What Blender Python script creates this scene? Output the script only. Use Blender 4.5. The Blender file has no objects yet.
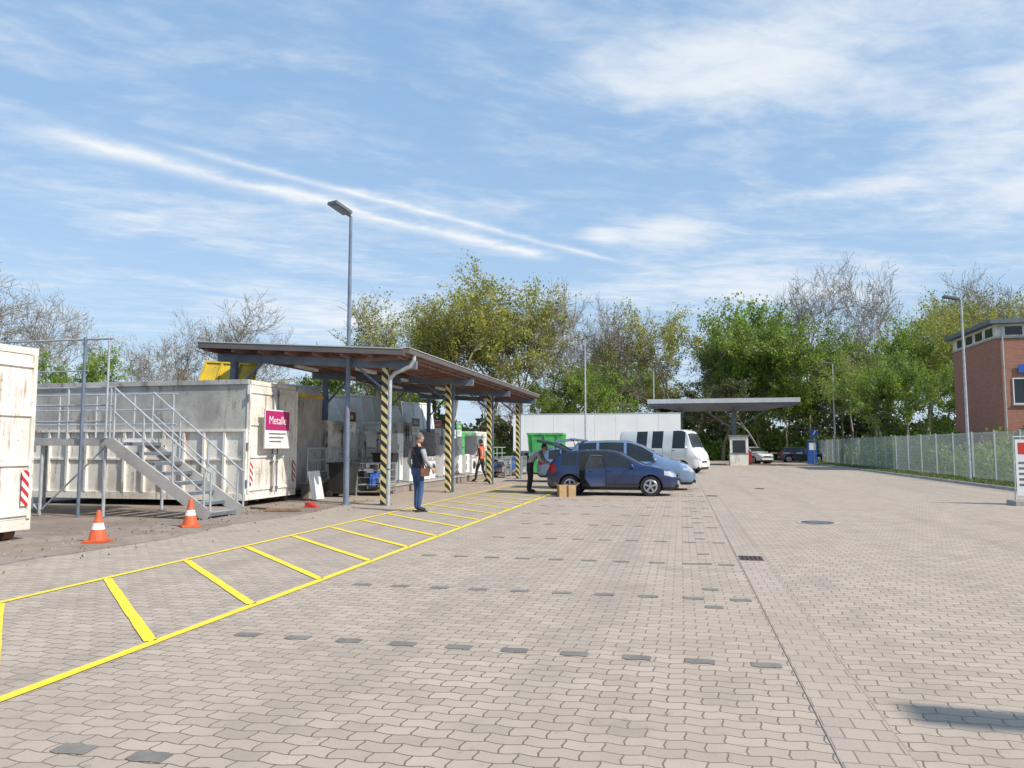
import bpy, bmesh, math, random
import numpy as np
from mathutils import Vector, Matrix
random.seed(7); np.random.seed(7)
R=math.radians
scene=bpy.context.scene
COL=scene.collection

# ------------------------------------------------------------------ materials
class NT:
    def __init__(s,nt): s.nt=nt; s.n=nt.nodes; s.l=nt.links
    def new(s,t,**k):
        n=s.n.new(t)
        for a,b in k.items(): setattr(n,a,b)
        return n
    def put(s,sock,v):
        if hasattr(v,'is_linked') or isinstance(v,bpy.types.NodeSocket): s.l.new(v,sock)
        elif v is not None: sock.default_value=v
    def m(s,op,a,b=None,c=None,clamp=False):
        n=s.new('ShaderNodeMath',operation=op); n.use_clamp=clamp
        s.put(n.inputs[0],a)
        if b is not None: s.put(n.inputs[1],b)
        if c is not None: s.put(n.inputs[2],c)
        return n.outputs[0]
    def mix(s,f,a,b,bt='MIX'):
        n=s.new('ShaderNodeMix',data_type='RGBA',blend_type=bt)
        s.put(n.inputs[0],f); s.put(n.inputs[6],a); s.put(n.inputs[7],b)
        return n.outputs[2]
    def noise(s,vec,scale,detail=4,rough=.55,dist=0):
        n=s.new('ShaderNodeTexNoise'); s.put(n.inputs['Vector'],vec)
        n.inputs['Scale'].default_value=scale; n.inputs['Detail'].default_value=detail
        n.inputs['Roughness'].default_value=rough; n.inputs['Distortion'].default_value=dist
        return n.outputs[0]
    def smooth(s,v,a,b):
        n=s.new('ShaderNodeMapRange',interpolation_type='SMOOTHSTEP')
        s.put(n.inputs[0],v); n.inputs[1].default_value=a; n.inputs[2].default_value=b
        return n.outputs[0]
    def comb(s,x,y,z=0.0):
        n=s.new('ShaderNodeCombineXYZ'); s.put(n.inputs[0],x); s.put(n.inputs[1],y); s.put(n.inputs[2],z)
        return n.outputs[0]
    def sep(s,v):
        n=s.new('ShaderNodeSeparateXYZ'); s.put(n.inputs[0],v); return n.outputs
def c4(c): return (c[0],c[1],c[2],1.0)
MATS={}
def newmat(name):
    m=bpy.data.materials.new(name); m.use_nodes=True
    t=NT(m.node_tree); b=t.n['Principled BSDF']
    return m,t,b
def pm(name,c1,c2=None,scale=3,rough=.7,metal=0,bump=0,streak=None):
    if name in MATS: return MATS[name]
    m,t,b=newmat(name)
    pos=t.new('ShaderNodeTexCoord').outputs['Object']
    c2=c2 or tuple(x*.75 for x in c1)
    n=t.noise(pos,scale,5)
    col=t.mix(t.smooth(n,.35,.68),c4(c1),c4(c2))
    if streak:
        x,y,z=t.sep(pos)
        sv=t.comb(t.m('MULTIPLY',x,9.0),t.m('MULTIPLY',y,9.0),t.m('MULTIPLY',z,.8))
        sn=t.noise(sv,1.0,4,.6)
        sn2=t.noise(pos,1.7,3)
        f=t.m('MULTIPLY',t.smooth(sn,.5,.68),t.smooth(sn2,.4,.62))
        col=t.mix(t.m('MULTIPLY',f,.8),col,c4(streak))
        spots=t.smooth(t.noise(pos,14,3),.62,.72)
        col=t.mix(t.m('MULTIPLY',spots,.75),col,c4(streak))
    t.put(b.inputs['Base Color'],col)
    rn=t.noise(pos,scale*4,3)
    t.put(b.inputs['Roughness'],t.m('MULTIPLY_ADD',rn,.25,max(rough-.12,.02)))
    b.inputs['Metallic'].default_value=metal
    if bump:
        bn=t.new('ShaderNodeBump'); bn.inputs['Strength'].default_value=bump; bn.inputs['Distance'].default_value=.02
        t.put(bn.inputs['Height'],t.noise(pos,scale*8,4)); t.put(b.inputs['Normal'],bn.outputs[0])
    MATS[name]=m; return m

galv=pm('galvanised_steel',(.50,.52,.54),(.38,.40,.42),6,.5,.35)
galv_d=pm('painted_steel_grey',(.16,.18,.21),(.12,.14,.16),4,.5,.2)
postblue=pm('post_bluegrey',(.17,.21,.28),(.12,.15,.20),3,.5,.1)
white=pm('white_paint',(.80,.80,.78),(.70,.70,.68),2,.5)
whitedirty=pm('dirty_white_paint',(.80,.77,.70),(.62,.58,.51),1.6,.65,0,.2,streak=(.26,.15,.08))
greydirty=pm('weathered_grey_panel',(.46,.44,.40),(.31,.29,.27),1.3,.8,0,.3,streak=(.17,.12,.08))
darkint=pm('dark_interior',(.02,.02,.022),(.012,.012,.012),3,.8)
rubber=pm('tyre_rubber',(.025,.025,.026),(.018,.018,.018),8,.8)
alloy=pm('alloy_rim',(.5,.5,.52),(.4,.4,.42),8,.35,.6)
yellowlid=pm('yellow_container_paint',(.72,.50,.03),(.54,.37,.04),2,.6,0,.1,streak=(.2,.1,.03))
black=pm('black_paint',(.02,.02,.02),(.03,.03,.03),3,.6)
redp=pm('red_paint',(.55,.04,.03),(.45,.04,.03),3,.5)
orange=pm('orange_plastic',(.72,.12,.03),(.50,.10,.04),9,.55)
magenta=pm('magenta_print',(.42,.02,.14),(.40,.02,.13),3,.5)
green=pm('green_paint',(.09,.45,.12),(.06,.34,.10),2,.5,streak=(.1,.12,.06))
bluep=pm('blue_paint',(.03,.12,.45),(.03,.1,.38),3,.4)
deckbrown=pm('roof_underside_brown',(.26,.145,.115),(.18,.10,.085),1.5,.7)
deckgrey=pm('roof_sheet_grey',(.52,.52,.52),(.44,.44,.44),2,.5)
fascia=pm('roof_fascia_dark',(.11,.10,.10),(.15,.12,.11),2,.5)
concrete=pm('concrete_light',(.46,.44,.41),(.34,.32,.30),1.5,.85,0,.3)
cardboard=pm('cardboard',(.50,.33,.17),(.42,.27,.14),5,.9)
glass=pm('car_glass',(.02,.025,.03),(.03,.035,.04),1,.14,0)
lampglass=pm('headlamp_glass',(.55,.57,.6),(.4,.42,.45),6,.2,.2)
taillamp=pm('tail_lamp',(.35,.01,.01),(.25,.01,.01),6,.2)
skin=pm('skin',(.50,.29,.21),(.45,.25,.18),9,.55)
hairg=pm('hair_grey',(.16,.14,.12),(.10,.09,.08),40,.8)
hairb=pm('hair_brown',(.05,.03,.02),(.03,.02,.015),40,.8)
jeans=pm('jeans',(.05,.10,.22),(.03,.06,.15),9,.9,0,.2)
navy=pm('navy_cloth',(.025,.03,.045),(.018,.02,.03),9,.9,0,.2)
shirt=pm('light_grey_shirt',(.36,.35,.36),(.28,.27,.28),9,.9,0,.2)
hivis=pm('orange_hivis',(.85,.14,.03),(.7,.10,.02),8,.8,0,.2)
blackcloth=pm('black_cloth',(.03,.03,.032),(.02,.02,.02),9,.9)
reflect=pm('reflective_tape',(.65,.65,.6),(.6,.6,.55),9,.4)
leather=pm('brown_leather',(.14,.06,.03),(.1,.04,.02),9,.6)
woodm=pm('weathered_wood',(.30,.20,.12),(.2,.13,.08),4,.85)
rust=pm('rusty_steel',(.16,.085,.05),(.09,.05,.035),5,.8,.2,.3)

def stripes_mat():
    m,t,b=newmat('yellow_black_hazard')
    pos=t.new('ShaderNodeTexCoord').outputs['Object']; x,y,z=t.sep(pos)
    s=t.m('ADD',z,t.m('MULTIPLY',t.m('ADD',x,y),.9))
    f=t.m('GREATER_THAN',t.m('FRACT',t.m('MULTIPLY',s,3.9)),.5)
    n=t.noise(pos,9,3)
    t.put(b.inputs['Base Color'],t.mix(f,t.mix(n,(.80,.68,.30,1),(.62,.50,.18,1)),(.025,.025,.025,1)))
    b.inputs['Roughness'].default_value=.5
    return m
hazard=stripes_mat()
def rw_mat():
    m,t,b=newmat('red_white_hazard')
    pos=t.new('ShaderNodeTexCoord').outputs['Object']; x,y,z=t.sep(pos)
    s=t.m('ADD',z,t.m('ADD',x,y))
    f=t.m('GREATER_THAN',t.m('FRACT',t.m('MULTIPLY',s,6.0)),.5)
    t.put(b.inputs['Base Color'],t.mix(f,(.7,.7,.68,1),(.5,.03,.03,1)))
    return m
redwhite=rw_mat()

# ------------------------------------------------------------------ mesh builder
class MB:
    def __init__(s): s.v=[]; s.f=[]; s.mi=[]; s.ms=[]; s.M=Matrix.Identity(4)
    def mat(s,m):
        if m not in s.ms: s.ms.append(m)
        return s.ms.index(m)
    def add(s,vs,fs,m):
        o=len(s.v); k=s.mat(m)
        for p in vs: s.v.append(tuple(s.M@Vector(p)))
        for f in fs: s.f.append([o+i for i in f]); s.mi.append(k)
    def box(s,c,d,m,rot=None):
        hx,hy,hz=d[0]/2,d[1]/2,d[2]/2
        vs=[Vector((a*hx,b*hy,e*hz)) for a in(-1,1) for b in(-1,1) for e in(-1,1)]
        if rot is not None: vs=[rot@v for v in vs]
        c=Vector(c); vs=[v+c for v in vs]
        s.add(vs,[(0,1,3,2),(4,6,7,5),(0,4,5,1),(2,3,7,6),(0,2,6,4),(1,5,7,3)],m)
    def bx(s,x0,x1,y0,y1,z0,z1,m): s.box(((x0+x1)/2,(y0+y1)/2,(z0+z1)/2),(x1-x0,y1-y0,z1-z0),m)
    def cyl(s,p0,p1,r0,r1=None,m=None,n=8,caps=True):
        r1=r0 if r1 is None else r1
        p0=Vector(p0);p1=Vector(p1);d=(p1-p0).normalized()
        a=d.orthogonal().normalized(); b=d.cross(a)
        vs=[]
        for p,r in((p0,r0),(p1,r1)):
            for i in range(n):
                t=2*math.pi*i/n; vs.append(p+a*r*math.cos(t)+b*r*math.sin(t))
        fs=[(i,(i+1)%n,n+(i+1)%n,n+i) for i in range(n)]
        if caps: fs+= [tuple(reversed(range(n))),tuple(range(n,2*n))]
        s.add(vs,fs,m)
    def path(s,pts,r,m,n=8):
        for a,b in zip(pts[:-1],pts[1:]): s.cyl(a,b,r,r,m,n)
    def beam(s,p0,p1,w,h,m,up=(0,0,1)):
        p0=Vector(p0);p1=Vector(p1);d=(p1-p0); L=d.length; d.normalize()
        up=Vector(up); sd=d.cross(up).normalized(); u=sd.cross(d)
        rot=Matrix((sd,d,u)).transposed()
        s.box((p0+p1)/2,(w,L,h),m,rot)
    def ell(s,c,r,m,nu=12,nv=8,rot=None):
        vs=[];fs=[]
        for j in range(nv+1):
            ph=math.pi*j/nv
            for i in range(nu):
                th=2*math.pi*i/nu
                p=Vector((r[0]*math.sin(ph)*math.cos(th),r[1]*math.sin(ph)*math.sin(th),r[2]*math.cos(ph)))
                if rot is not None: p=rot@p
                vs.append(p+Vector(c))
        for j in range(nv):
            for i in range(nu):
                fs.append((j*nu+i,(j+1)*nu+i,(j+1)*nu+(i+1)%nu,j*nu+(i+1)%nu))
        s.add(vs,fs,m)
    def poly(s,pts,m): s.add(pts,[tuple(range(len(pts)))],m)
    def build(s,name,loc=(0,0,0),rotz=0,smooth=False,bevel=0,parent=None,autosmooth=False):
        me=bpy.data.meshes.new(name); me.from_pydata(s.v,[],s.f)
        for m in s.ms: me.materials.append(m)
        me.polygons.foreach_set('material_index',s.mi)
        if smooth: me.polygons.foreach_set('use_smooth',[True]*len(s.f))
        me.update()
        bm=bmesh.new(); bm.from_mesh(me)
        if autosmooth:
            bmesh.ops.remove_doubles(bm,verts=bm.verts,dist=.0005)
            for e in bm.edges:
                if len(e.link_faces)==2 and e.calc_face_angle(0)>R(38): e.smooth=False
            for f in bm.faces: f.smooth=True
        bmesh.ops.recalc_face_normals(bm,faces=bm.faces)
        bm.to_mesh(me); bm.free()
        ob=bpy.data.objects.new(name,me); COL.objects.link(ob)
        ob.location=loc; ob.rotation_euler=(0,0,rotz)
        if bevel:
            b=ob.modifiers.new('b','BEVEL'); b.width=bevel; b.segments=1; b.limit_method='ANGLE'
        if parent: ob.parent=parent
        return ob
def sheet(name,x0,x1,y0,y1,z,mat):
    b=MB(); b.poly([(x0,y0,z),(x1,y0,z),(x1,y1,z),(x0,y1,z)],mat); return b.build(name)

# ------------------------------------------------------------------ ground
def paver_mat(name,zig=True,c1=(.49,.41,.335),c2=(.395,.33,.27),mort=(.15,.125,.10),w=.20,h=.118,mw=.0055):
    m,t,b=newmat(name)
    pos=t.new('ShaderNodeNewGeometry').outputs['Position']; x,y,z=t.sep(pos)
    if zig:
        ty=t.m('PINGPONG',x,w/2); tx=t.m('PINGPONG',t.m('ADD',y,.03),h/2)
        ty=t.m('SMOOTH_MIN',ty,w*.36,.02)
        X=t.m('MULTIPLY_ADD',tx,.22,x); Y=t.m('MULTIPLY_ADD',ty,.28,y)
    else: X,Y=x,y
    br=t.new('ShaderNodeTexBrick'); br.offset=.5
    t.put(br.inputs['Vector'],t.comb(X,Y))
    br.inputs['Scale'].default_value=1; br.inputs['Brick Width'].default_value=w; br.inputs['Row Height'].default_value=h
    br.inputs['Mortar Size'].default_value=mw; br.inputs['Mortar Smooth'].default_value=.3
    br.inputs['Color1'].default_value=c4(c1); br.inputs['Color2'].default_value=c4(c2)
    br.inputs['Mortar'].default_value=c4(mort)
    col=br.outputs['Color']
    big=t.noise(pos,.22,5,.6); mid=t.noise(pos,1.6,5,.65); fine=t.noise(pos,60,3,.6)
    col=t.mix(t.m('MULTIPLY',t.smooth(big,.42,.62),.35),col,(.40,.32,.25,1))
    col=t.mix(t.m('MULTIPLY',t.smooth(mid,.48,.75),.40),col,(.25,.22,.19,1))
    tr=t.noise(t.comb(t.m('MULTIPLY',x,1.1),t.m('MULTIPLY',y,.05)),1.0,3)
    col=t.mix(t.m('MULTIPLY',t.smooth(tr,.5,.68),.22),col,(.22,.19,.17,1))
    col=t.mix(t.m('MULTIPLY',t.smooth(t.noise(pos,7,4,.7),.62,.72),.5),col,(.19,.165,.14,1))
    col=t.mix(t.m('MULTIPLY',t.smooth(t.noise(pos,2.3,5,.75),.66,.74),.5),col,(.12,.105,.095,1))
    col=t.mix(.5,col,t.mix(fine,(.64,.62,.60,1),(.36,.35,.34,1)),'OVERLAY')
    t.put(b.inputs['Base Color'],col)
    b.inputs['Roughness'].default_value=.9; b.inputs['Specular IOR Level'].default_value=.3
    bn=t.new('ShaderNodeBump'); bn.inputs['Strength'].default_value=.5; bn.inputs['Distance'].default_value=.01
    t.put(bn.inputs['Height'],t.m('MULTIPLY_ADD',fine,.15,t.m('SUBTRACT',1.0,br.outputs['Fac'])))
    t.put(b.inputs['Normal'],bn.outputs[0])
    return m
pav=paver_mat('interlocking_pavers')
pavs=paver_mat('channel_pavers',False,(.46,.385,.32),(.40,.335,.28),(.22,.19,.16),.16,.16)
def soil_mat():
    m,t,b=newmat('grass_and_soil')
    pos=t.new('ShaderNodeNewGeometry').outputs['Position']
    a=t.noise(pos,.6,5); d=t.noise(pos,9,4)
    col=t.mix(t.smooth(a,.4,.6),(.12,.16,.04,1),(.16,.135,.08,1))
    col=t.mix(t.m('MULTIPLY',d,.6),col,(.07,.10,.03,1))
    t.put(b.inputs['Base Color'],col); b.inputs['Roughness'].default_value=.95
    return m
soil=soil_mat()
def slab_mat():
    m,t,b=newmat('stained_concrete_slab')
    pos=t.new('ShaderNodeNewGeometry').outputs['Position']
    a=t.noise(pos,.5,6,.65); d=t.noise(pos,4,5,.7); f=t.noise(pos,45,3)
    col=t.mix(t.smooth(a,.38,.62),(.31,.255,.21,1),(.21,.155,.12,1))
    col=t.mix(t.m('MULTIPLY',t.smooth(d,.45,.7),.6),col,(.14,.095,.065,1))
    col=t.mix(t.m('MULTIPLY',f,.3),col,(.40,.34,.28,1))
    t.put(b.inputs['Base Color'],col); b.inputs['Roughness'].default_value=.9
    bn=t.new('ShaderNodeBump'); bn.inputs['Strength'].default_value=.3; bn.inputs['Distance'].default_value=.02
    t.put(bn.inputs['Height'],d); t.put(b.inputs['Normal'],bn.outputs[0])
    return m
slab=slab_mat()
sheet('ground',-700,700,-200,1200,-.02,soil)
sheet('pavement',-22,11,-14,88,0.0,pav)
b=MB(); pts=[(-22,-6,.004),(-8.3,-6,.004)]
yy=-5.5
while yy<19.9: pts.append((-8.35+.12*math.sin(yy*1.3)+random.uniform(-.07,.07),yy,.004)); yy+=.35
pts+=[(-8.6,19.95,.004),(-22,19.95,.004)]
b.poly(pts,slab); b.build('concrete_yard')
b=MB(); b.poly([(.72,-12,.004),(1.06,-12,.004),(1.06,60,.004),(.72,60,.004)],pavs)
jt=pm('joint_sand',(.26,.22,.185),(.38,.32,.265),7,.95)
for xx in(.713,1.06): b.poly([(xx,-12,.005),(xx+.007,-12,.005),(xx+.007,60,.005),(xx,60,.005)],jt)
b.build('paver_edging_band')
def ypaint():
    m,t,b=newmat('worn_yellow_line_paint')
    pos=t.new('ShaderNodeNewGeometry').outputs['Position']
    n=t.noise(pos,5,4,.7); n2=t.noise(pos,55,3,.7)
    col=t.mix(n,(.95,.74,.03,1),(.80,.60,.04,1))
    f=t.m('MULTIPLY',t.smooth(n2,.54,.64),t.smooth(n,.40,.58))
    col=t.mix(t.m('MULTIPLY',f,.8),col,(.42,.36,.27,1))
    t.put(b.inputs['Base Color'],col); b.inputs['Roughness'].default_value=.8
    return m
yp=ypaint()
b=MB()
def line(p,q,w,z=.008):
    p=Vector((*p,z));q=Vector((*q,z));d=(q-p).normalized();n=Vector((-d.y,d.x,0))*w/2
    L=(q-p).length; k=max(1,int(L/.3))
    prev=None
    for i in range(k+1):
        c=p.lerp(q,i/k)
        cur=(c+n*(1+random.uniform(-.09,.09)),c-n*(1+random.uniform(-.09,.09)))
        if prev: b.poly([prev[0],prev[1],cur[1],cur[0]],yp)
        prev=cur
line((-3.96,1.5),(-4.05,29.5),.09)
line((-6.42,4.5),(-6.5,29.5),.08)
yi=6.13-1.4*2
while yi<31.0:
    line((-6.38,yi),(-4.02,yi-2.32),.095); yi+=1.415
b.build('yellow_road_marking')
dk=pm('anthracite_paver',(.235,.21,.185),(.17,.15,.135),4,.85,0,.3)
b=MB()
for ky in range(0,12):
    Y=3.35+ky*2.27
    for kx in range(10):
        X=-3.42+kx*.44+random.uniform(-.01,.01)
        if random.random()<.05: continue
        z=.004; a_=random.uniform(-.008,.008)
        b.poly([(X-.1,Y-.06+.012,z),(X-.05,Y-.07,z),(X+.05,Y-.055,z),(X+.1,Y-.06+a_,z),(X+.1,Y+.05+a_,z),(X+.05,Y+.06,z),(X-.05,Y+.05,z),(X-.1,Y+.06,z)],dk)
for k in range(40):
    Y=6.6+k*.9; X=.28
    if k%3: b.poly([(X-.08,Y-.06,.004),(X+.08,Y-.055,.004),(X+.08,Y+.06,.004),(X-.08,Y+.055,.004)],dk)
b.build('dark_paver_marking')
iron=pm('cast_iron_rusty',(.16,.09,.065),(.10,.06,.05),20,.7,.3,.3)
def grate(X,Y):
    b=MB(); 
    b.bx(X-.15,X+.15,Y-.2,Y+.2,.004,.010,iron)
    for i in range(5):
        xx=X-.11+i*.055; b.bx(xx-.012,xx+.012,Y-.15,Y+.15,.010,.014,darkint)
    return b.build('drain_grate')
grate(.89,10.8); grate(2.7,28.5); grate(.89,24.0)
b=MB(); b.cyl((0,0,.003),(0,0,.009),.39,.39,concrete,32); b.cyl((0,0,.009),(0,0,.014),.31,.31,iron,32)
b.cyl((0,0,.014),(0,0,.017),.2,.2,galv_d,24)
b.build('manhole_cover',(2.6,16.1,0))
b=MB()
yy=-12
while yy<80:
    b.bx(11.0,11.13,yy,yy+.985,-.02,.10,concrete); yy+=1.0
b.build('kerb',bevel=.01)
sheet('grass_verge_ground',11.13,18,-14,90,.06,soil)

def leafmat(name,c1,c2,c3,tf=.4):
    m,t,b=newmat(name)
    g=t.new('ShaderNodeNewGeometry')
    pos=t.new('ShaderNodeTexCoord').outputs['Object']
    n=t.noise(pos,.45,3)
    col=t.mix(g.outputs['Random Per Island'],c4(c1),c4(c2))
    col=t.mix(t.smooth(n,.42,.62),col,c4(c3))
    t.put(b.inputs['Base Color'],col); b.inputs['Roughness'].default_value=.65
    tr=t.new('ShaderNodeBsdfTranslucent'); t.put(tr.inputs[0],col)
    ms=t.new('ShaderNodeMixShader'); ms.inputs[0].default_value=tf
    t.l.new(b.outputs[0],ms.inputs[1]); t.l.new(tr.outputs[0],ms.inputs[2])
    t.l.new(ms.outputs[0],t.n['Material Output'].inputs[0])
    return m
LF={'y':leafmat('leaf_fresh_yellowgreen',(.46,.44,.07),(.34,.36,.06),(.25,.26,.06)),
    'g':leafmat('leaf_bright_green',(.30,.42,.05),(.22,.33,.045),(.15,.23,.04)),
    'd':leafmat('leaf_dark_green',(.14,.17,.05),(.10,.13,.04),(.15,.13,.06)),
    'o':leafmat('leaf_bud_olive',(.34,.32,.11),(.26,.24,.09),(.22,.18,.09)),
    'gr':leafmat('grass_blades',(.17,.23,.04),(.12,.18,.04),(.19,.18,.07))}
bark=pm('bark',(.30,.255,.20),(.20,.165,.13),3,.9)

def quads_mesh(name,C,size,mat,updir=.0):
    n=len(C)
    a=np.random.normal(size=(n,3)); a/=np.linalg.norm(a,axis=1)[:,None]
    r=np.random.normal(size=(n,3)); bb=np.cross(a,r); bb/=np.linalg.norm(bb,axis=1)[:,None]
    s=(size*np.random.uniform(.6,1.3,size=n))[:,None]
    V=np.stack([C-a*s-bb*s*.55,C+a*s*.1-bb*s*.75,C+a*s+bb*s*.2,C-a*s*.1+bb*s*.7],1).reshape(-1,3)
    return V
def mesh_from(name,parts):
    me=bpy.data.meshes.new(name)
    vs=[];fs=[];mi=[];o=0
    for k,(V,F,m) in enumerate(parts):
        vs.append(V); fs.append(np.asarray(F)+o); o+=len(V); mi+= [k]*len(F); me.materials.append(m)
    V=np.concatenate(vs).astype(np.float32); F=np.concatenate(fs).astype(np.int32)
    me.vertices.add(len(V)); me.vertices.foreach_set('co',V.ravel())
    me.loops.add(F.size); me.loops.foreach_set('vertex_index',F.ravel())
    me.polygons.add(len(F)); me.polygons.foreach_set('loop_start',np.arange(0,F.size,4,dtype=np.int32))
    me.polygons.foreach_set('loop_total',np.full(len(F),4,dtype=np.int32))
    me.polygons.foreach_set('material_index',np.array(mi,dtype=np.int32))
    me.update(calc_edges=True); me.validate()
    return me

def tree_mesh(name,seed,H,spread,leaf,nper,lsize,lvl=5,up=.25,first=.28,minr=.018,pside=.8):
    rnd=random.Random(seed)
    segs=[];tips=[]
    def grow(p,d,L,r,dep):
        k=3
        for i in range(k):
            j=.13+.045*(lvl-dep)
            d=(d+Vector((rnd.gauss(0,j),rnd.gauss(0,j),rnd.gauss(0,j)*.6+up*.12))).normalized()
            q=p+d*(L/k); r2=r*(.88 if dep>0 else .93)
            segs.append((p,q,r,r2)); p=q; r=r2
            if dep<=2: tips.append(q)
            if dep<lvl and dep>0 and i<k-1 and rnd.random()<pside:
                side(p,d,L*rnd.uniform(.5,.75),r*.6,dep-1,rnd.uniform(.5,1.0))
        if dep<=0: return
        n=2 if rnd.random()<.6 else 3
        for c in range(n):
            side(p,d,L*rnd.uniform(.68,.86),r*.74,dep-1,rnd.uniform(.25,.6)*spread)
    def side(p,d,L,r,dep,ang):
        if dep<0: return
        o=d.orthogonal().normalized(); o.rotate(Matrix.Rotation(rnd.uniform(0,6.28),3,d))
        nd=(d*math.cos(ang)+o*math.sin(ang)); nd.z+=up*.25; nd.normalize()
        grow(p,nd,L,max(r,minr),dep)
    grow(Vector((0,0,0)),Vector((0,0,1)),H*first,H*.016,lvl)
    zs=sorted(q.z for _,q,_,_ in segs); zmax=zs[int(len(zs)*.992)]; sc=H/zmax
    P0=np.array([s[0] for s in segs])*sc; P1=np.array([s[1] for s in segs])*sc
    r0=np.array([s[2] for s in segs]); r1=np.array([s[3] for s in segs])
    D=P1-P0; D/=np.linalg.norm(D,axis=1)[:,None]+1e-9
    ref=np.where(np.abs(D[:,2:3])>.9,np.array([[1.,0,0]]),np.array([[0,0,1.]]))
    A=np.cross(D,ref); A/=np.linalg.norm(A,axis=1)[:,None]; B=np.cross(D,A)
    ring=[]
    for P,rr in((P0,r0),(P1,r1)):
        for i in range(4):
            t=2*math.pi*i/4; ring.append(P+(A*math.cos(t)+B*math.sin(t))*rr[:,None])
    V=np.stack(ring,1).reshape(-1,3); base=np.arange(len(segs))[:,None]*8
    F=np.concatenate([base+np.array([[i,(i+1)%4,4+(i+1)%4,4+i]]) for i in range(4)])
    parts=[(V,F,bark)]
    if nper>0:
        T=np.array(tips)*sc
        k=int(nper) if nper>=1 else 1
        if nper<1: T=T[np.random.rand(len(T))<nper]
        C=np.repeat(T,k,0)+np.random.normal(scale=.26,size=(len(T)*k,3))
        keep=np.random.rand(len(C))<(.3+.7*(np.sin(C[:,0]*1.3+seed)*np.sin(C[:,1]*1.1)*np.sin(C[:,2]*1.2+seed)>-.12))
        C=C[keep]
        Vl=quads_mesh('l',C,lsize,None); parts.append((Vl,np.arange(len(Vl)).reshape(-1,4),LF[leaf]))
    print(name,len(segs),len(tips))
    return mesh_from(name,parts)

TM={
 'bare1':tree_mesh('bare_a',1,18,1.0,'o',.3,.07,6,.35,.27,.02,.6),
 'bare2':tree_mesh('bare_b',2,18,1.05,'o',.2,.08,6,.3,.27,.02,.6),
 'bare3':tree_mesh('bare_c',12,18,.85,'o',.12,.08,6,.4,.3,.02,.6),
 'ol1':tree_mesh('olive_a',3,18,1.1,'y',4,.12,5,.25),
 'ol2':tree_mesh('olive_b',4,18,1.15,'y',6,.13,5,.22),
 'gr1':tree_mesh('green_a',5,16,1.2,'g',8,.14,5,.2,.2),
 'gr2':tree_mesh('green_b',6,16,1.1,'g',7,.14,5,.22,.18),
 'dk1':tree_mesh('dark_a',8,15,1.2,'d',8,.16,5,.2,.18),
}
BASE={'bare1':18,'bare2':18,'bare3':18,'ol1':18,'ol2':18,'gr1':16,'gr2':16,'dk1':15}
NM={'bare1':'bare_tree','bare2':'bare_tree','bare3':'bare_tree','ol1':'budding_tree','ol2':'budding_tree','gr1':'green_tree','gr2':'green_tree','dk1':'dark_green_tree'}
def tree(kind,x,y,h,w=1.0):
    o=bpy.data.objects.new(NM[kind],TM[kind]); COL.objects.link(o)
    s=h/BASE[kind]; o.scale=(s*w,s*w,s); o.location=(x,y,-.05); o.rotation_euler=(0,0,random.uniform(0,6.28))
T=[('bare1',-69,63,20,.9),('bare2',-65,66,17,.8),('gr2',-50.5,55,10.2,.95),('bare2',-57,71,12.5,.9),('bare1',-53,71,15,.8),
('bare3',-49,71,16.8,1.0),('bare2',-45.5,73,13.5,.8),('dk1',-55,84,9,1.2),('ol2',-47,84,10,1.2),
('gr2',-37,74,12.5,.9),('bare1',-32.5,77,16.5,.8),('ol1',-30,75,17,1),('ol1',-26.8,77,17.2,1),('ol2',-23,74,19,1.0),('ol2',-19.6,78,18.2,.95),
('ol1',-15.8,77,18.6,.9),('bare2',-14.5,84,19,.7),('bare2',-11.4,80,16.5,.8),('bare1',-8.0,82,16.5,.8),('bare2',-5,84,15.8,.8),('gr1',-4.1,90,13,1),
('ol2',-.5,82,16.5,.85),('gr1',1.0,86,16.8,.85),('gr1',4.3,84,15.2,.9),('ol2',4.1,92,15.5,1),('gr2',-7.5,76,10,1),('gr2',-12,78,9,1),('bare2',8.4,86,14,.7),('dk1',8,80,8.5,1.2),('gr2',10.5,84,9,1),
('bare3',13.3,84,20.8,.62),('dk1',12,92,11,1),('bare1',17.4,86,16.5,.65),('gr2',17,90,13,1),('bare2',21,87,20.5,.62),('ol2',24,84,16,.8),('gr1',26,90,17.6,.8),
('gr2',20.5,78,12.8,.85),('ol2',25.5,76,14.2,.75),('ol2',28.5,80,15,.9),('bare1',32,88,19,.7),('bare2',36.5,89,20.5,.8),('bare2',44,95,20,.9),('bare3',40,86,17,.9),('ol1',36,98,16,1),
('gr1',17.5,66,8.5,.9),('gr2',20,60,8,.9),('ol2',17.5,74,9.5,1)]
for k in T: tree(*k)
for i in range(22):
    x=-78+i*6.1+random.uniform(-2,2)
    tree(random.choice(['ol2','ol1','dk1','ol2','gr1','bare3']),x,101+.15*x+random.uniform(-3,6),random.uniform(10,13) if x>-38 else random.uniform(8,10.5),1.2)
def mass(name,pts,leaf,size):
    V=quads_mesh('u',pts,size,None); me=mesh_from(name,[(V,np.arange(len(V)).reshape(-1,4),LF[leaf])])
    o=bpy.data.objects.new(name,me); COL.objects.link(o); return o
def band(n,x0,x1,yfun,dy,hfun):
    x=np.random.uniform(x0,x1,n); y=yfun(x)+np.random.uniform(-dy,dy,n)
    h=hfun(x,y); z=h*np.random.rand(n)**.8
    return np.stack([x,y,z],1)
hf=lambda base,amp:(lambda x,y: base+amp*np.sin(x*.31+y*.2)+amp*.7*np.sin(x*.83+1.3)+amp*.4*np.sin(x*2.1+y))
mass('woodland_undergrowth',band(34000,-90,60,lambda x:96+.2*x,4,hf(5.0,1.2)),'d',.34)
mass('woodland_undergrowth',band(16000,-60,50,lambda x:88+.2*x,3,hf(2.8,1.0)),'g',.2)
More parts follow.
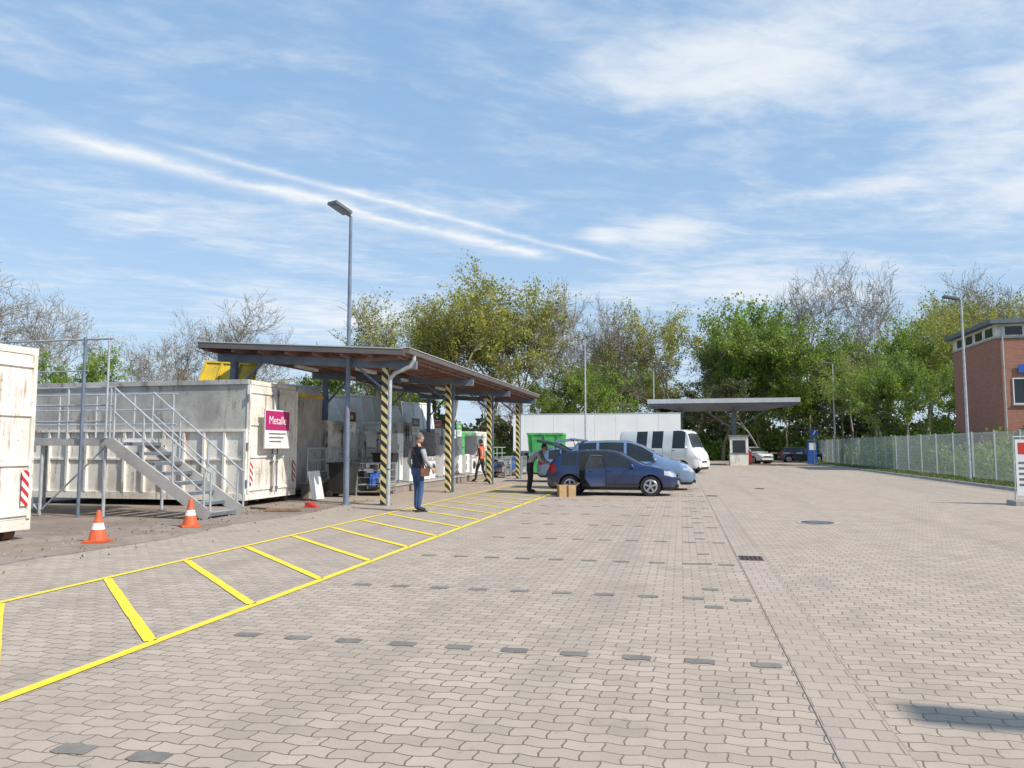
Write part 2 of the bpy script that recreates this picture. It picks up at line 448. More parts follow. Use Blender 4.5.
mass('woodland_undergrowth',band(14000,-60,50,lambda x:91+.2*x,3,hf(3.8,1.2)),'o',.2)
mass('hedge',band(14000,14.5,17.5,lambda x:x*0+62,30,lambda x,y:1.7+.5*np.sin(y*.5)+.3*np.sin(y*1.7)),'g',.1)
mass('hedge',band(9000,-45,-19,lambda x:60+.1*x,2,hf(2.4,.6)),'g',.18)
n=18000; gx=np.random.uniform(11.15,13.6,n); gy=14+np.random.rand(n)**1.4*64
gz=.06+np.random.rand(n)*.06
V=quads_mesh('g',np.stack([gx,gy,gz],1),.05,None)
me=mesh_from('grass_verge',[(V,np.arange(len(V)).reshape(-1,4),LF['gr'])]); o=bpy.data.objects.new('grass_verge',me); COL.objects.link(o)
# dry litter blown against the containers and slab edge
n=420; lx=np.random.normal(-9.2,.9,n); ly=np.random.uniform(6,20,n)
V=quads_mesh('l',np.stack([lx,ly,np.full(n,.03)],1),.022,None); V[:,2]=np.clip(V[:,2],.009,.05)
dry=leafmat('dry_litter',(.22,.15,.08),(.14,.09,.05),(.32,.26,.18),.1)
me=mesh_from('leaf_litter',[(V,np.arange(len(V)).reshape(-1,4),dry)]); o=bpy.data.objects.new('leaf_litter',me); COL.objects.link(o)

# ------------------------------------------------------------------ fence
fencem=pm('fence_zinc',(.50,.53,.54),(.42,.45,.46),3,.6,.1)
b=MB(); X=12.8; y0,y1=8,77
y=y0
while y<=y1+.01:
    b.bx(X-.03,X+.03,y-.04,y+.04,0,2.16,fencem); y+=2.5
y=y0
while y<y1:
    b.bx(X-.0395,X-.0335,y,y+.006,.12,2.1,fencem); y+=.07
for i in range(11):
    z=.15+i*.19
    b.bx(X-.047,X-.041,y0,y1,z,z+.009,fencem)
b.bx(X-.052,X-.042,y0,y1,2.085,2.11,fencem)
b.build('mesh_fence')

# ------------------------------------------------------------------ lamps
def lamp(x,y,h,rz,name='street_lamp',s=1.0,pm_=None):
    b=MB(); pm_=pm_ or galv
    b.cyl((0,0,0),(0,0,1.2),.075*s,.075*s,pm_,14); b.cyl((0,0,1.2),(0,0,h),.068*s,.04*s,pm_,14)
    b.cyl((0,0,0),(0,0,.03),.14,.14,pm_,14)
    b.box((.04,0,.75),(.08,.08,.35),pm_)
    rot=Matrix.Rotation(R(-12),3,'Y')
    b.cyl((0,0,h-.02),(.2,0,h+.06),.035,.035,galv_d,8)
    b.box((.42,0,h+.12),(.62,.32,.085),galv_d,rot)
    b.box((.42,0,h+.170),(.40,.24,.03),galv_d,rot)
    b.box((.46,0,h+.080),(.45,.24,.02),galv_d,rot)
    b.box((.12,0,h+.06),(.14,.12,.10),galv_d,rot)
    return b.build(name,(x,y,0),rz,bevel=.008)
lamp(-8.47,18.4,7.6,R(252),pm_=postblue)
lamp(12.1,36.4,7.9,R(180))
lamp(12.2,66,8.2,R(180)); lamp(11.35,1.4,8.5,R(180))
lamp(-6.0,49,8.6,R(20)); lamp(-2.2,66,8.2,R(0))

# ------------------------------------------------------------------ containers
def container(name,x0,x1,y0,y1,H,mat=whitedirty,two_tone=True):
    b=MB(); zb=.28
    t=.06
    b.bx(x0+.1,x1-.1,y0+.1,y1-.1,zb,zb+.08,darkint)
    split=zb+(H-zb)*.56
    up=greydirty if two_tone else mat
    for (ya,yb) in((y0+.05,y0+.05+t),(y1-.05-t,y1-.05)):
        b.bx(x0+.05,x1-.05,ya,yb,zb,split,mat); b.bx(x0+.05,x1-.05,ya,yb,split,H-.06,up)
    b.bx(x0+.05,x0+.05+t,y0+.115,y1-.115,zb,H-.06,mat)
    b.bx(x1-.05-t,x1-.05,y0+.115,y1-.115,zb,H-.06,mat)
    for yy in(y0+.05,y1-.05):
        b.bx(x0,x1,yy-.06,yy+.06,H-.06,H+.06,mat if not two_tone else greydirty)
        b.bx(x0,x1,yy-.06,yy+.06,zb-.12,zb+.06,mat)
    for xx in(x0+.05,x1-.05):
        b.bx(xx-.055,xx+.055,y0+.11,y1-.11,H-.055,H+.055,mat)
        b.bx(xx-.055,xx+.055,y0+.11,y1-.11,zb-.115,zb+.055,mat)
    n=max(3,int((x1-x0)/.55))
    for i in range(n+1):
        xx=x0+.05+(x1-x0-.1)*i/n
        for yy,s in((y0+.05,-1),(y1-.05,1)):
            b.box((xx,yy+s*.03,(zb+.06+split)/2),(.07,.09,split-zb-.06),mat)
    for yy,s in((y0+.05,-1),(y1-.05,1)):
        b.box(((x0+x1)/2,yy+s*.035,split+.03),(x1-x0-.04,.10,.06),mat)
        b.box(((x0+x1)/2,yy+s*.02,(zb+split)/2+.1),(x1-x0-.2,.05,.05),mat)
    xe=x1-.05
    ym=(y0+y1)/2
    for ya,yb in((y0+.03,ym-.008),(ym+.008,y1-.03)):
        b.bx(xe+.003,xe+.045,ya,yb,zb+.06,H-.065,mat)
        b.bx(xe+.047,xe+.085,ya,ya+.07,zb+.06,H-.065,mat); b.bx(xe+.047,xe+.085,yb-.07,yb,zb+.06,H-.065,mat)
        for f in(.02,.33,.64,.95):
            zz=zb+.06+(H-zb-.2)*f; b.bx(xe+.047,xe+.080,ya+.072,yb-.072,zz,zz+.07,mat)
    for dy in(-.12,.12):
        b.cyl((xe+.11,ym+dy,zb+.02),(xe+.11,ym+dy,H-.1),.018,None,galv_d,8)
        b.box((xe+.12,ym+dy*1.9,1.25),(.03,.30,.04),galv_d)
        for zz in(zb+.15,1.1,2.0,H-.25): b.box((xe+.10,ym+dy,zz),(.05,.09,.06),galv_d)
    for yy in(y0+.0,y1-.0):
        for zz in(zb+.3,1.5,H-.4): b.cyl((xe+.06,yy,zz-.09),(xe+.06,yy,zz+.09),.028,None,galv_d,8)
    for yy in(y0+.10,y1-.24):
        b.bx(xe+.088,xe+.094,yy,yy+.14,.55,1.12,redwhite)
    for yy in(y0+.75,y1-.75): b.bx(x0+.1,x1-.1,yy-.05,yy+.05,.1,zb-.12,rust)
    for yy in(y0+.25,y1-.25):
        for xx in(x0+.4,x1-.25):
            b.cyl((xx,yy-.1,.13),(xx,yy+.1,.13),.125,None,rust,14)
            b.box((xx,yy,.2),(.12,.26,.12),rust)
    return b.build(name,bevel=.006)
c1=container('waste_container',-17.0,-10.55,17.1,19.6,3.12)
c2=container('waste_container',-16.8,-10.35,8.0,10.5,3.05,two_tone=False)
def text(txt,size,M,mat,parent=None,name='lettering'):
    cu=bpy.data.curves.new(name,'FONT'); cu.body=txt; cu.size=size; cu.extrude=.001; cu.align_x='CENTER'
    cu.materials.append(mat); o=bpy.data.objects.new(name,cu); COL.objects.link(o)
    if parent: o.parent=parent
    o.matrix_local=M; return o
def board_x(name,x,y,z,w,h,txt,head=magenta,post=None,tilt=0,ts=.30):
    b=MB(); b.box((0,0,0),(.02,w,h),white)
    b.box((.0125,0,h*.22),(.004,w*.96,h*.50),head)
    for i in range(3): b.box((.0125,-.05*w*i*.8,-h*.12-i*h*.1),(.004,w*(.7-.12*i),h*.035),galv_d)
    for s in(-1,1): b.box((.0,s*(w/2+.008),0),(.03,.015,h+.03),galv)
    if post:
        for s in(-.3,.3): b.cyl((-.03,s*w,-post),(-.03,s*w,h/2),.022,None,galv,8)
    o=b.build(name,(x,y,z)); o.rotation_euler=(0,0,tilt)
    if txt:
        M=Matrix.Translation((.017,0,h*.13))@Matrix.Rotation(R(90),4,'Z')@Matrix.Rotation(R(90),4,'X')
        text(txt,h*ts,M,white,o)
    return o
board_x('metal_collection_sign',-10.33,18.15,1.95,1.25,1.0,'Metalle')
b=MB()
b.box((0,0,.46),(1.7,.05,.92),yellowlid)
for xx in(-.8,-.27,.27,.8): b.box((xx,-.045,.46),(.07,.05,.9),yellowlid)
for zz in(.04,.88): b.box((0,-.045,zz),(1.7,.06,.07),yellowlid)
b.box((0,-.02,-.02),(1.7,.1,.06),rust)
o=b.build('yellow_container_lid',(-13.1,19.9,3.16)); o.rotation_euler=(R(-24),R(4),R(4))
b=MB()
b.bx(-17,-11.2,20.15,22.4,.2,3.0,greydirty)
for i in range(9): b.bx(-17+i*.7,-16.93+i*.7,20.08,20.149,.2,3.0,rust)
b.bx(-17.03,-11.17,20.05,22.43,3.0,3.1,yellowlid)
b.build('press_container')

# ------------------------------------------------------------------ access stairs + platform
b=MB()
ya,yb=13.95,15.15; xt,xb=-11.75,-9.55; zt=1.68
for yy in(ya,yb):
    b.beam((xt-.1,yy,zt-.08),(xb+.12,yy,.08),.05,.24,concrete)
for i in range(8):
    f=(i+.5)/8; x=xt+(xb-xt)*f; z=zt*(1-f)
    b.box((x,(ya+yb)/2,z),(.27,yb-ya-.06,.035),galv); b.box((x+.13,(ya+yb)/2,z-.02),(.015,yb-ya-.06,.07),galv_d)
for yy in(ya,yb):
    tr=Vector((xt,yy,zt+1.05)); br=Vector((xb,yy,1.05))
    b.path([tuple(tr),tuple(br),(xb+.15,yy,.95),(xb+.15,yy,.2)],.022,galv)
    b.path([(xt,yy,zt+.55),(xb,yy,.55)],.018,galv)
    for f in(0,.33,.66,1.0):
        x=xt+(xb-xt)*f; z=zt*(1-f); b.cyl((x,yy,z),(x,yy,z+1.05),.022,None,galv)
b.bx(-17.2,xt,ya-.02,yb+.9,zt-.16,zt-.02,concrete)
b.bx(-17.2,xt,ya+.05,yb+.85,zt-.018,zt,galv)
for yy in(ya,yb+.85):
    for zz in(.35,.7,1.08):
        b.cyl((-17.2,yy,zt+zz),(xt,yy,zt+zz),.021,None,galv)
    x=-17.2
    while x<xt+.1:
        b.cyl((x,yy,zt-.1),(x,yy,zt+1.08),.023,None,galv); x+=1.07
for x in(-17.0,-15.3,-13.6,-12.0):
    for yy in(ya+.08,yb+.75):
        b.cyl((x,yy,0),(x,yy,zt-.16),.035,None,galv); b.box((x,yy,.01),(.16,.16,.02),galv_d)
b.cyl((-17,ya+.08,.1),(-15.3,ya+.08,1.5),.02,None,galv); b.cyl((-15.3,ya+.08,1.5),(-13.6,ya+.08,.1),.02,None,galv); b.cyl((-13.6,ya+.08,.1),(-12.0,ya+.08,1.5),.02,None,galv)
for x in(-12.5,-14.5,-16.6): b.cyl((x,ya-.06,0),(x,ya-.06,3.85),.035,None,postblue,10)
b.cyl((-17.2,ya-.06,3.8),(-11.8,ya-.06,3.8),.024,None,galv)
b.cyl((-11.9,ya-.06,1.7),(-11.9,ya-.06,3.8),.024,None,galv)
b.cyl((-17.2,ya-.06,3.1),(-12.4,ya-.06,3.12),.016,None,galv)
b.build('access_stairs')
b=MB(); b.box((-9.0,16.2,.04),(.8,.25,.05),woodm,Matrix.Rotation(R(15),3,'Z')); b.box((-9.7,16.6,.03),(.9,.18,.04),woodm,Matrix.Rotation(R(-20),3,'Z')); b.build('wooden_planks')
b=MB(); b.add([(0,0,0),(.3,0,0),(.3,.2,0),(0,.2,0),(0,0,.12),(0,.2,.12),(.1,0,.12),(.1,.2,.12)],[(0,1,2,3),(4,6,7,5),(0,4,5,3),(6,1,2,7),(0,1,6,4),(3,5,7,2)],redp); b.build('wheel_chock',(-9.05,17.3,0.005))
b=MB(); rot=Matrix.Rotation(R(-12),3,'Y')
b.box((-10.0,19.75,.42),(.05,.62,.8),white,rot); b.box((-9.97,19.75,.42),(.02,.5,.66),white,rot); b.build('leaning_white_panel')

def cone(x,y,h=.5,rz=0):
    b=MB(); b.box((0,0,.02),(.34,.34,.035),orange)
    zs=[.038,.2,.3,.42,.5]; zs=[z*h/.5 for z in zs]
    rad=lambda z:.125*(1-z/h)+.024
    ms=[orange,white,orange,orange]
    for i in range(4): b.cyl((0,0,zs[i]),(0,0,zs[i+1]),rad(zs[i]),rad(zs[i+1]),ms[i],18,caps=(i==3))
    return b.build('traffic_cone',(x,y,.004),rz,bevel=.004)
cone(-8.97,10.4,.50,.3); cone(-9.0,12.75,.52,.8)

# ------------------------------------------------------------------ canopy
b=MB()
x0,x1=-12.5,-6.75; ys,ye=17.9,35.7
zr=lambda x: 3.86+(x1-x)*.060
PY=[18.6,24.1,29.6,35.1]
for y in PY:
    b.bx(-7.58,-7.42,y-.08,y+.08,0,zr(-7.5)-.36,hazard)
    b.bx(-7.66,-7.34,y-.16,y+.16,0,.02,galv_d)
    b.bx(-12.0,-11.84,y-.08,y+.08,0,zr(-11.9)-.36,postblue)
    b.beam((x1+.1,y,zr(x1)-.26),(x0+.1,y,zr(x0)-.26),.14,.22,postblue)
for y in (24.6,30.1,35.5): b.bx(-7.55,-7.45,y-.05,y+.05,0,zr(-7.5)-.15,postblue)
for x in np.arange(x0+.15,x1,.78):
    b.bx(x-.05,x+.05,ys+.05,ye-.05,zr(x)-.149,zr(x)-.012,deckbrown)
n=int((ye-ys)/.15); vs=[];fs=[]
for i in range(n+1):
    y=ys+(ye-ys)*i/n; dz=.035 if i%2 else 0
    vs+=[(x0,y,zr(x0)+dz),(x1,y,zr(x1)+dz)]
for i in range(n): fs.append((2*i,2*i+1,2*i+3,2*i+2))
b.add(vs,fs,deckbrown)
b.poly([(x0,ys,zr(x0)+.06),(x1,ys,zr(x1)+.06),(x1,ye,zr(x1)+.06),(x0,ye,zr(x0)+.06)],deckgrey)
b.beam((x0,ys-.03,zr(x0)+.0),(x1,ys-.03,zr(x1)+.0),.05,.15,fascia)
b.beam((x0,ys-.035,zr(x0)+.085),(x1,ys-.035,zr(x1)+.085),.07,.025,deckgrey)
b.beam((x0,ye+.03,zr(x0)),(x1,ye+.03,zr(x1)),.05,.17,fascia)
b.bx(x1,x1+.05,ys-.05,ye+.05,zr(x1)-.10,zr(x1)+.09,deckbrown)
b.bx(x1+.052,x1+.17,ys-.05,ye+.05,zr(x1)-.04,zr(x1)+.07,fascia)
b.bx(x1-.02,x1+.18,ys-.06,ye+.06,zr(x1)+.093,zr(x1)+.11,deckgrey)
b.bx(x0-.05,x0-.002,ys-.05,ye+.05,zr(x0)-.1,zr(x0)+.09,fascia)
for y in np.arange(ys+.3,ye,.9): b.beam((x1-.02,y,zr(x1)-.09),(x1-1.2,y,zr(x1-1.2)-.09-.11),.06,.10,deckbrown)
pts=[(x1+.11,18.35,zr(x1)-.04),(x1+.11,18.35,zr(x1)-.16),(x1+.0,18.35,zr(x1)-.32),(-7.15,18.35,zr(x1)-.48),(-7.28,18.35,zr(x1)-.62),(-7.3,18.35,.0)]
b.path(pts,.052,galv,12)
for p in pts[1:-1]: b.ell(p,(.054,.054,.054),galv,10,6)
for z in(.9,2.2): b.cyl((-7.3,18.35,z),(-7.3,18.35,z+.04),.06,None,galv_d,12)
for y in np.arange(20,35,3.6):
    b.bx(-9.0,-8.88,y,y+1.3,zr(-9)-.33,zr(-9)-.25,white); b.bx(-10.9,-10.78,y,y+1.3,zr(-10.9)-.33,zr(-10.9)-.25,white)
for y in PY: 
    b.beam((-7.5,y,2.95),(-8.3,y,zr(-8.3)-.36),.06,.06,postblue); b.beam((-11.9,y,2.95),(-11.1,y,zr(-11.1)-.36),.06,.06,postblue)
b.build('canopy')

def block_mat():
    m,t,bb=newmat('concrete_block_wall')
    pos=t.new('ShaderNodeNewGeometry').outputs['Position']; x,y,z=t.sep(pos)
    br=t.new('ShaderNodeTexBrick'); t.put(br.inputs['Vector'],t.comb(t.m('ADD',x,y),z))
    br.inputs['Scale'].default_value=1; br.inputs['Brick Width'].default_value=.4; br.inputs['Row Height'].default_value=.19
    br.inputs['Mortar Size'].default_value=.008; br.inputs['Color1'].default_value=(.34,.28,.235,1); br.inputs['Color2'].default_value=(.27,.22,.185,1); br.inputs['Mortar'].default_value=(.12,.11,.10,1)
    n=t.noise(pos,3,5)
    t.put(bb.inputs['Base Color'],t.mix(t.m('MULTIPLY',n,.5),br.outputs[0],(.2,.17,.14,1))); bb.inputs['Roughness'].default_value=.9
    return m
blk=block_mat()
b=MB(); b.bx(-10.75,-10.5,20.3,46,0,.42,blk); b.bx(-10.80,-10.45,20.28,46.02,.42,.48,concrete)
b.bx(-10.45,-9.0,22.5,46,0,.22,blk); b.bx(-10.44,-8.97,22.48,46,.223,.26,concrete); b.build('retaining_wall',bevel=.006)
b=MB()
y=20.4
while y<46:
    b.cyl((-10.62,y,.48),(-10.62,y,1.45),.024,None,galv); y+=1.3
for z in(.75,1.1,1.45): b.cyl((-10.62,20.4,z),(-10.62,46,z),.022,None,galv)
y=20.4
while y<23.0: b.cyl((-10.64,y,.5),(-10.64,y,1.45),.008,None,galv,5); y+=.11
b.build('safety_railing')
for i,(y,mt,h) in enumerate([(23.0,whitedirty,2.3),(26.1,whitedirty,2.0),(29.2,whitedirty,2.45),(32.3,greydirty,2.1),(35.4,whitedirty,2.3),(38.5,green,2.2),(41.6,whitedirty,2.3)]):
    container('waste_container',-17.1,-11.3,y,y+2.4,h,mat=mt,two_tone=False)
for y,t_,hd in((23.9,'Holz',leather),(27.2,'Papier',bluep),(30.4,'Schutt',galv_d),(33.4,'Sperrmuell',magenta),(36.8,'Gruen',green)):
    board_x('collection_sign',-10.9,y,2.35,.9,.7,t_,hd,post=1.9,ts=.30 if len(t_)<8 else .2)
for y,a,mt in((23.8,38,white),(26.6,52,white),(29.6,35,white),(32.4,60,whitedirty),(35.8,30,white)):
    b=MB(); b.box((0,0,.75),(.06,2.1,1.5),mt)
    for k in(-.9,-.3,.3,.9): b.box((.055,k,.75),(.05,.06,1.48),mt)
    for k in(.05,1.45): b.box((.05,0,k),(.055,2.1,.06),mt)
    o=b.build('container_lid',(-12.6,y,2.2)); o.rotation_euler=(0,R(-a+20),R(-25))
def wheelie(x,y,mt,rz=0,z=0):
    b=MB(); 
    vs=[(-.24,-.28,.1),(.24,-.28,.1),(.24,.28,.1),(-.24,.28,.1),(-.29,-.36,.98),(.29,-.36,.98),(.29,.36,.98),(-.29,.36,.98)]
    b.add(vs,[(0,3,2,1),(4,5,6,7),(0,1,5,4),(1,2,6,5),(2,3,7,6),(3,0,4,7)],mt)
    b.box((0,0,1.0),(.62,.76,.05),mt); b.cyl((-.3,.33,.1),(.3,.33,.1),.1,None,rubber,12); b.cyl((-.25,.42,1.0),(.25,.42,1.0),.02,None,black)
    return b.build('wheelie_bin',(x,y,z),rz,bevel=.012)
wheelie(-9.9,21.3,black,R(90)); wheelie(-9.7,24.1,black,R(95),.26); wheelie(-9.6,37.2,green,R(85),.26)
def fridge(x,y,h,w=.6,m=white,rz=0,z0=.26):
    b=MB(); b.bx(-.3,.27,-w/2,w/2,.03,h,m); s=h*.62
    b.bx(.275,.315,-w/2+.004,w/2-.004,.08,s-.006,m); b.bx(.275,.315,-w/2+.004,w/2-.004,s+.006,h-.01,m)
    b.bx(.27,.274,-w/2+.01,w/2-.01,.05,h-.02,black)
    for za,zb_ in((s-.35,s-.08),(s+.06,s+.26)): b.bx(.316,.345,-w/2+.03,-w/2+.055,za,zb_,galv_d)
    b.build('discarded_refrigerator',(x,y,z0),rz,bevel=.01)
def washer(x,y,rz=0,m=white,z0=.26):
    b=MB(); b.bx(-.28,.27,-.3,.3,.02,.85,m); b.bx(.271,.285,-.29,.29,.70,.84,shirt)
    b.cyl((.271,0,.4),(.30,0,.4),.2,.19,galv_d,24); b.cyl((.301,0,.4),(.315,0,.4),.14,.13,glass,24); b.cyl((.286,.18,.77),(.31,.18,.77),.035,.03,galv,12); b.bx(.286,.29,-.27,-.1,.74,.81,white)
    b.build('discarded_washing_machine',(x,y,z0),rz,bevel=.008)
yy=25.0
for k,h in [('f',1.7),('w',0),('f',1.45),('w',0),('w',0),('f',1.8),('f',1.3),('g',0),('w',0),('f',1.6),('f',.9),('w',0),('f',1.75),('w',0),('f',1.5),('f',1.2)]:
    rz=random.uniform(-.15,.15); xx=-9.75+random.uniform(-.15,.2)
    if k=='f': fridge(xx,yy,h,.6,random.choice([white,white,shirt]),rz)
    elif k=='w': washer(xx,yy,rz)
    yy+=random.uniform(.68,.95)
def cage(x,y):
    b=MB()
    for xx in(-.4,.4):
        for y_ in(-.6,.6): b.bx(xx-.02,xx+.02,y_-.02,y_+.02,0,1.0,galv)
    for z in(.14,.35,.56,.77,.98):
        for xx in(-.42,.42): b.bx(xx-.006,xx+.006,-.6,.6,z-.006,z+.006,galv)
        for y_ in(-.62,.62): b.bx(-.4,.4,y_-.006,y_+.006,z-.006,z+.006,galv)
    for i in range(11):
        for xx in(-.424,.424): b.bx(xx-.004,xx+.004,-.6+i*.12-.004,-.6+i*.12+.004,.1,1.0,galv)
    b.bx(-.4,.4,-.6,.6,.1,.13,woodm)
    for i in range(14):
        b.box((random.uniform(-.25,.25),random.uniform(-.42,.42),random.uniform(.25,.85)),(random.uniform(.15,.4),random.uniform(.15,.4),random.uniform(.1,.3)),random.choice([black,shirt,white,galv_d,bluep]),Matrix.Rotation(random.uniform(0,3),3,'Z'))
    b.build('pallet_cage',(x,y,.0))
cage(-9.3,22.4) ; cage(-8.6,38.6); cage(-8.6,40.1); cage(-8.7,36.6)
b=MB()
vs=[(-1.3,-.8,.1),(1.3,-.8,.1),(1.3,.8,.1),(-1.3,.8,.1),(-1.5,-.95,2.2),(1.5,-.95,2.2),(1.5,.95,2.2),(-1.5,.95,2.2)]
b.add(vs,[(0,3,2,1),(0,1,5,4),(1,2,6,5),(2,3,7,6),(3,0,4,7)],green)
for s in(-1,1): b.box((0,s*.95,2.18),(3.05,.08,.1),green); b.box((s*1.5,0,2.18),(.08,1.85,.1),green)
for k in(-1,-.33,.33,1): b.beam((k,-.82,.15),(k*1.1,-.97,2.15),.07,.05,green,up=(0,1,0))
for s in(-1,1):
    for k in(-.6,0,.6): b.beam((s*1.32,k,.15),(s*1.52,k*1.15,2.15),.06,.06,green,up=(1,0,0))
b.box((1.47,-.2,1.5),(.02,.6,.5),white)
b.build('green_skip',(-7.3,42,0),R(95))

# ------------------------------------------------------------------ vehicles
def carpaint(name,c,metal=.35):
    m,t,b=newmat(name); pos=t.new('ShaderNodeTexCoord').outputs['Object']
    n=t.noise(pos,3,3); z=t.sep(pos)[2]
    col=t.mix(n,c4(c),c4(tuple(x*.8 for x in c)))
    d=t.m('MULTIPLY',t.smooth(z,.55,.2),t.m('MULTIPLY',t.noise(pos,9,4),.5))
    col=t.mix(d,col,(.2,.18,.15,1))
    t.put(b.inputs['Base Color'],col); b.inputs['Metallic'].default_value=metal; b.inputs['Roughness'].default_value=.3
    b.inputs['Coat Weight'].default_value=1; b.inputs['Coat Roughness'].default_value=.04
    return m
def interp(keys,x):
    return float(np.interp(x,keys[0],keys[1]))
def smoothkeys(keys,L,n=400,win=.09):
    xs=np.linspace(0,L,n); ys=np.interp(xs,[k[0] for k in keys],[k[1] for k in keys])
    k=max(1,int(win/L*n)); pad=np.pad(ys,k,mode='edge'); ker=np.ones(2*k+1)/(2*k+1)
    return (xs,np.convolve(pad,ker,'valid'))
def vehicle(name,L,W,top,belt,plan,paint,wx,wr,side_win,ws,rw,loc,rz,hatch_open=False,door_open=None,inset=.34,lamps=(.62,.80),tails=(.78,1.0),scale=1.0):
    top=smoothkeys(top,L); plan_=smoothkeys([(a,b_*W/2) for a,b_ in plan],L,win=.06); belt_=smoothkeys(belt,L)
    b=MB(); N=int(L/.045)
    xs=[L*i/N for i in range(N+1)]
    def ring(x):
        zt=interp(top,x); w=interp(plan_,x); zb=min(interp(belt_,x),zt-.05)
        end=min(x,L-x); z0=.20+max(0,.14-end)*.8
        gh=zt-zb; wr_=w*.95-inset*max(0,gh-.05); re=min(.07,gh*.4)
        pts=[(0,z0),(w*.84,z0),(w*.955,z0+.09),(w*.985,z0+.2),(w,z0+.32),(w*1.0,(z0+.32+zb)/2),(w*.992,zb-.07),(w*.962,zb),
             (w*.962+(wr_-w*.962)*.5,zb+(zt-re-zb)*.5),(wr_,zt-re),(wr_*.93,zt-re*.35),(wr_*.6,zt-.01),(wr_*.3,zt+.002),(0,zt+.005)]
        az=0
        for xw in wx:
            d=abs(x-xw); Rr=wr+.055
            if d<Rr: az=max(az,math.sqrt(Rr*Rr-d*d)+wr)
        if az>0:
            out=[]
            for k,(y,z) in enumerate(pts):
                if k<=6 and z<az: z=az+.0015*k
                out.append((y,z))
            pts=out
        return pts
    K=len(ring(0))
    rings=[ring(x) for x in xs]
    def inr(x,rs): return any(a<=x<=c for a,c in rs)
    for i in range(N):
        xm=(xs[i]+xs[i+1])/2
        for k in range(K-1):
            r0,r1=rings[i],rings[i+1]
            zm=(r0[k][1]+r0[k+1][1]+r1[k][1]+r1[k+1][1])/4; ym=(r0[k][0]+r0[k+1][0])/2
            gh=r0[9][1]-r0[7][1]
            m=paint
            if k<=1: m=black
            if k in(7,8) and gh>.14 and inr(xm,side_win): m=glass
            if k>=10 and ws[0]<=xm<=ws[1]: m=glass
            if k>=10 and rw[0]<=xm<=rw[1]: m=glass
            if xm>L-.42 and lamps[0]<zm<lamps[1] and ym>.42*W/2*1.1 and k<11: m=lampglass
            if xm<.30 and tails[0]<zm<tails[1] and ym>.6*W/2 and k<10: m=taillamp
            if hatch_open and xm<.62 and k>=10: m=darkint
            for s in(1,-1):
                mm=m
                if door_open and s==-1 and door_open[0]<xm<door_open[1] and 3<=k<=8: mm=darkint
                q=[(xs[i],s*r0[k][0],r0[k][1]),(xs[i+1],s*r1[k][0],r1[k][1]),(xs[i+1],s*r1[k+1][0],r1[k+1][1]),(xs[i],s*r0[k+1][0],r0[k+1][1])]
                b.poly(q,mm)
    for x,r in((0,rings[0]),(L,rings[-1])):
        outline=[(x,y,z) for y,z in r]+[(x,-y,z) for y,z in reversed(r[1:-1])]
        b.poly(outline,paint)
    def seam(x,k0=3,k1=9):
        r=ring(x)
        for s in(1,-1):
            for k in range(k0,k1):
                y0_,z0_=r[k];y1_,z1_=r[k+1]
                b.poly([(x-.006,s*(y0_+.003),z0_),(x+.006,s*(y0_+.003),z0_),(x+.006,s*(y1_+.003),z1_),(x-.006,s*(y1_+.003),z1_)],black)
    for a in sorted(set([v for sw in side_win for v in sw]))[1:]: seam(a+.03,3,7)
    for xw in wx:
        for s in(1,-1):
            yo=s*(W/2-.02); yi_=s*(W/2-.22)
            b.cyl((xw,yi_,wr),(xw,yo,wr),wr,None,rubber,28)
            b.cyl((xw,yo,wr),(xw,yo+s*.012,wr),wr*.70,wr*.66,alloy,24)
            b.cyl((xw,yo+s*.013,wr),(xw,yo+s*.016,wr),wr*.55,wr*.55,darkint,24)
            for j in range(5):
                t=2*math.pi*j/5+.3; d=Vector((math.cos(t),0,math.sin(t)))
                p=Vector((xw,yo+s*.02,wr)); b.beam(tuple(p+d*.03),tuple(p+d*wr*.62),.012,.055,alloy,up=(-math.sin(t),0,math.cos(t)))
            b.cyl((xw,yo+s*.018,wr),(xw,yo+s*.035,wr),.05,None,alloy,12)
            b.cyl((xw,s*.3,wr),(xw,s*(W/2-.23),wr),wr+.04,None,darkint,20)
    xm=ws[1]-.25
    zb=interp(belt_,xm)
    for s in(1,-1):
        w=interp(plan_,xm)
        b.ell((xm,s*(w+.09),zb+.07),(.07,.11,.07),paint,10,8); b.box((xm,s*(w-.0),zb+.03),(.05,.08,.03),black)
        for sw in side_win[1:3]:
            xh=sw[0]+.12; b.box((xh,s*(interp(plan_,xh)+.012),interp(belt_,xh)-.12),(.17,.02,.03),black)
        b.box((L*.5,s*(W/2+.004),.36),(L*.44,.012,.06),black)
    b.box((L+.005,0,.42),(.012,.52,.11),white); b.box((L-.01,0,.64),(.03,.7,.09),black); b.box((L-.0,0,.30),(.03,1.1,.1),black)
    b.box((-.005,0,.5),(.012,.52,.11),white)
    if hatch_open:
        hx,hz=.62,interp(top,.62)+.01
        rot=Matrix.Rotation(R(hatch_open),3,'Y'); c=Vector((hx,0,hz))
        def pt(u,v,t=0): return c+rot@Vector((-u,v,t))
        hw=W*.36
        b.add([pt(0,-hw),pt(0,hw),pt(.5,hw*1.05),pt(.5,-hw*1.05),pt(0,-hw,-.04),pt(0,hw,-.04),pt(.5,hw*1.05,-.04),pt(.5,-hw*1.05,-.04)],[(0,1,2,3),(7,6,5,4),(0,4,5,1),(1,5,6,2),(3,2,6,7),(0,3,7,4)],glass)
